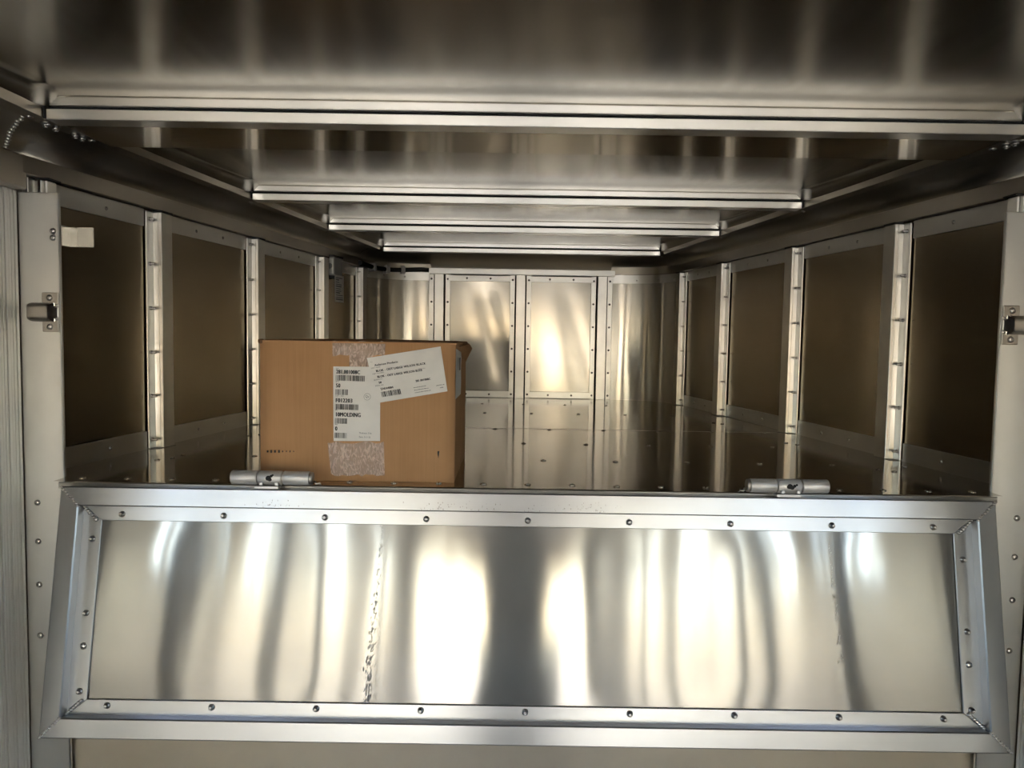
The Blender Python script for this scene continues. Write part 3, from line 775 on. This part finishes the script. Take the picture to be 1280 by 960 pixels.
b = MB()                                     # round stamp
cx_, cy_ = 43.4*k, 36.5*k
for r_ in (4.3*k,):
    for j in range(24):
        a0, a1 = 2*PI*j/24, 2*PI*(j+1)/24
        b.poly([org+ux*(cx_+r1*math.cos(a))+uz*(-cy_+r1*math.sin(a))+Vector((0,-.0045,0)) for a, r1 in ((a0,r_),(a1,r_),(a1,r_-.0006),(a0,r_-.0006))], [(0,1,2,3)])
for v in b.bm.verts:
    v.co.y = BY0 - bulge((v.co.x-BX0)/(BX1-BX0), (v.co.z-BZ0)/(BZ1-BZ0)) - .0020
text_mesh(b, [('Qc', cx_-2.6*k, cy_+1.2*k, 3.6*k, .8)], org, ux, uz, .0020)
b.build('stamp', M['ink_grey'], L1)
A_, B_, D_ = fp(459, 447.5), fp(551, 433), fp(472.5, 503.5)
ux = (B_-A_).normalized(); uz = (A_-D_).normalized(); org = A_
b = MB()
t2 = [('Anderson Products', 7.2, 11.6, 2.7, .92), ('BLOK - OUT LARGE WILSON BLACK', 7.2, 19.2, 2.8, .93), ('BLOK - OUT LARGE WILSON BLKB', 7.2, 26.6, 2.8, .88),
      ('50', 7.2, 34.0, 2.8, .9), ('281.001008C', 52.5, 39.2, 2.8, .84), ('234544084', 7.6, 42.3, 2.8, .86)]
for dx in (0, .16, .32):
    text_mesh(b, [(t, (x+dx)*k, y*k, h*k, s) for t, x, y, h, s in t2], org, ux, uz, .0030)
bars(b, 7.6*k, 44.5*k, 51.2*k, 23.5*k, org, ux, uz, .0030, 9)
b.build('lettering', M['ink'], L2)['kind'] = 'stuff'
b = MB()
text_mesh(b, [(t, x*k, y*k, h*k, s) for t, x, y, h, s in [('TO', 2.6, 6.6, 1.5, 1), ('PART NAME', 2.2, 14.2, 1.5, 1), ('PART NUMBER', 2.2, 21.6, 1.5, 1), ('QUANTITY', 2.2, 29.3, 1.5, 1), ('SERIAL NO', 2.2, 36.8, 1.5, 1),
      ('REVISION', 59.5, 24.4, 1.5, .9),  ]], org, ux, uz, .0030)
rs = random.Random(8)                        # print too small to read in the photo: broken dashes
for (x0, y0, wd) in ((48.5, 46.2, 15), (48.5, 49.4, 18), (48.5, 52.6, 20), (76.5, 48, 9.5), (80.5, 51.4, 3)):
    x = x0
    while x < x0+wd:
        w_ = rs.uniform(.5, 1.3); h_ = rs.uniform(.55, 1.1)
        vs = [org+ux*(xx*k)-uz*(yy*k) for xx, yy in ((x,y0),(x+w_,y0),(x+w_,y0-h_),(x,y0-h_))]
        for v in vs: v.y = BY0 - bulge((v.x-BX0)/(BX1-BX0), (v.z-BZ0)/(BZ1-BZ0)) - .0030
        b.poly(vs, [(0,1,2,3)]); x += w_ + rs.uniform(.2, .5)
b.build('small_print', M['ink_grey'], L2)['kind'] = 'stuff'
# label folded round the right edge
SL = MB().grid(8, 8, lambda u, v: (BX1+.0016+.002*abs(math.sin(v*9))*(.3 if u < .3 else .1) + bulge(u*.5, .8)*.6, BY0-.002+(.165+.004*math.sin(v*11))*u, BZ1-.012-.012*u-(.105+.012*(1-u))*v)).build('side_label', M['paper'], B)
MB().grid(1, 1, lambda u, v: (BX1+.006, BY0+.05+.05*u, BZ1-.035-.03*v)).build('print', M['ink_grey'], SL)
b = MB()
for q, (px, l) in enumerate(((335,2.5),(339.5,3.4),(344.2,3.0),(349.2,3.4),(353.8,2),(358.5,1.6),(363,2.2),(367.5,1.2))):
    p0 = fp(px, 564); h = l*k*.5; w_ = .8*k*(1 if q < 4 else .5)
    b.box(p0.x-w_, p0.x+w_, BY0-.0042, BY0-.0016, p0.z-h, p0.z+h)
p0 = fp(548, 568)
b.poly([Vector((p0.x+a*k, BY0-.0012-.0016, p0.z+c*k)) for a, c in ((-1.2,4.2),(1.4,4.6),(.8,-1),(.2,-5.2),(-.9,0))], [(0,1,2,3,4)])
b.build('print_marks', M['ink'], B)['kind'] = 'stuff'

# ------------------------------------------------------------ the photographer, seen only as a reflection
def skin_chain(name, mat, parent, verts, edges, rootv=0, sub=1, fat=1.0):
    me = bpy.data.meshes.new(name)
    off = Vector(parent.get('_w', (0,0,0))) if parent else Vector()
    me.from_pydata([Vector(v[:3])-off for v in verts], edges, [])
    me.materials.append(mat)
    o = bpy.data.objects.new(name, me); COL.objects.link(o)
    if parent: o.parent = parent
    md = o.modifiers.new('skin', 'SKIN'); md.use_smooth_shade = True
    sk = me.skin_vertices[0] if me.skin_vertices else None
    if sk is None:
        bm = bmesh.new(); bm.from_mesh(me); bm.verts.layers.skin.verify(); bm.to_mesh(me); bm.free(); sk = me.skin_vertices[0]
    for i, v in enumerate(verts):
        r = v[3]; r = r if isinstance(r, tuple) else (r, r); r = (r[0]*fat, r[1]*fat); sk.data[i].radius = r if isinstance(r, tuple) else (r, r)
        sk.data[i].use_root = (i == rootv)
    sb = o.modifiers.new('smooth', 'SUBSURF'); sb.levels = sub; sb.render_levels = sub
    return o
M['skin'] = principled('skin', (.50,.30,.21), .5)
M['shirt'] = principled('dark_shirt_cloth', (.020,.021,.024), .85)
M['jeans'] = principled('dark_denim', (.035,.040,.055), .9)
M['hair'] = principled('brown_hair', (.05,.03,.02), .7)
PX, PY = -.015, -.42
PE = root('person', (PX, PY, 0), 'person in dark shirt and jeans holding up a phone, mirrored in the door panel', 'person')
V = [(PX,PY,.95,(.15,.11)), (PX,PY,1.10,(.14,.10)), (PX,PY,1.30,(.16,.11)), (PX,PY,1.42,(.12,.09)), (PX,PY+.01,1.50,.055), (PX,PY+.03,1.57,(.062,.075)), (PX,PY+.035,1.64,(.072,.09)), (PX,PY+.03,1.72,(.055,.07))]
Ed = [(i, i+1) for i in range(7)]
for s_ in (-1, 1):
    n0 = len(V)
    V += [(PX+s_*.17,PY,1.40,.058), (PX+s_*.25,PY+.02,1.16,.044), (PX+s_*.17,PY+.24,1.30,.036), (-.04+s_*.085,-.075,1.49,.027), (-.04+s_*.078,-.045,1.525,(.034,.016))]
    Ed += [(3, n0), (n0, n0+1), (n0+1, n0+2), (n0+2, n0+3), (n0+3, n0+4)]
    for q in range(4):                       # fingers behind the phone, thumb on its edge
        b0 = len(V); zz = 1.515 + .014*q
        V += [(-.04+s_*.075,-.030,zz,.0085), (-.04+s_*.060,-.010,zz+.004,.0075), (-.04+s_*.038,-.008,zz+.006,.0065)]
        Ed += [(n0+4, b0), (b0, b0+1), (b0+1, b0+2)]
    b0 = len(V)
    V += [(-.04+s_*.072,-.050,1.510,.010), (-.04+s_*.045,-.042,1.520,.0085)]
    Ed += [(n0+4, b0), (b0, b0+1)]
    n1 = len(V)
    V += [(PX+s_*.095,PY,.86,.095), (PX+s_*.105,PY+.02,.50,.062), (PX+s_*.11,PY-.02,.10,.042), (PX+s_*.115,PY+.12,.035,(.042,.032))]
    Ed += [(0, n1), (n1, n1+1), (n1+1, n1+2), (n1+2, n1+3)]
body = skin_chain('body', M['skin'], PE, V, Ed, 0, 1, 1.1)
SV = [(PX,PY,.93,(.175,.135)), (PX,PY,1.10,(.165,.125)), (PX,PY,1.30,(.185,.13)), (PX,PY,1.425,(.135,.10)), (PX,PY+.005,1.475,.068)]
SE = [(0,1),(1,2),(2,3),(3,4)]
for s_ in (-1, 1):
    n0 = len(SV); SV += [(PX+s_*.17,PY,1.40,.074), (PX+s_*.25,PY+.02,1.17,.062), (PX+s_*.19,PY+.18,1.27,.052)]
    SE += [(3, n0), (n0, n0+1), (n0+1, n0+2)]
skin_chain('shirt', M['shirt'], PE, SV, SE, 0, 1, 1.3)
JV = [(PX,PY,.98,(.17,.13))]; JE = []
for s_ in (-1, 1):
    n0 = len(JV); JV += [(PX+s_*.092,PY,.85,.120), (PX+s_*.085,PY+.02,.50,.100), (PX+s_*.095,PY-.02,.07,.088)]
    JE += [(0, n0), (n0, n0+1), (n0+1, n0+2)]
skin_chain('trousers', M['jeans'], PE, JV, JE, 0, 1, 1.25)
for s_ in (-1, 1):
    MB().lathe([(.042,0),(.044,.02),(.040,.05),(.030,.07)], 12, (PX+s_*.113, PY-.01, 0)).box(PX+s_*.113-.040, PX+s_*.113+.040, PY-.01, PY+.17, 0, .055).build('shoe', M['black'], PE, .01)
hb = MB(); hb.ico(Vector((PX, PY+.005, 1.70)), .098, (.92, 1.05, .92)); hb.build('hair', M['hair'], PE)
for s_ in (-1, 1):
    MB().ico(Vector((PX+s_*.030, PY+.118, 1.655)), .010, (1.3, .6, .7)).build('eye', M['black'], PE)
MB().ico(Vector((PX, PY+.130, 1.625)), .016, (.8, 1, 1.4)).build('nose', M['skin'], PE)
MB().ico(Vector((PX, PY+.115, 1.588)), .018, (1.4, .5, .4)).build('mouth', principled('lips', (.36,.14,.11), .5), PE)
PH = root('phone', (-.04, -.03, ZC-.036), 'black phone held up in both hands', 'phone')
MB().box(-.115, .035, -.030, -.022, ZC-.060, ZC+.014).build('case', M['black'], PH, .003)

# scuffs on the door, last
scuff(-.325, -.345, .075, .455, 190, .0045, 11)
scuff(.672, .690, .10, .36, 46, .0035, 12)
b = MB(); rs = random.Random(21)
for (xa, n) in ((-.20, 26), (-.10, 16), (.03, 12), (.12, 30), (-.56, 24), (.16, 14)):
    for _ in range(n):
        x = xa + rs.gauss(0, .03); v = T - abs(rs.gauss(0, .009)) - .002; h = rs.uniform(.001, .004); w_ = rs.uniform(.0004, .0012)
        if v-h < .003: continue
        b.poly([dp(x-w_, v-h, .0004), dp(x+w_, v-h*.8, .0004), dp(x+w_*.6, v, .0004), dp(x-w_*.8, v, .0004)], [(0,1,2,3)])
o = b.build('scuff_mark', M['ink_grey'], DO); o['kind'] = 'stuff'

for o in list(bpy.data.objects):
    if '_w' in o: del o['_w']
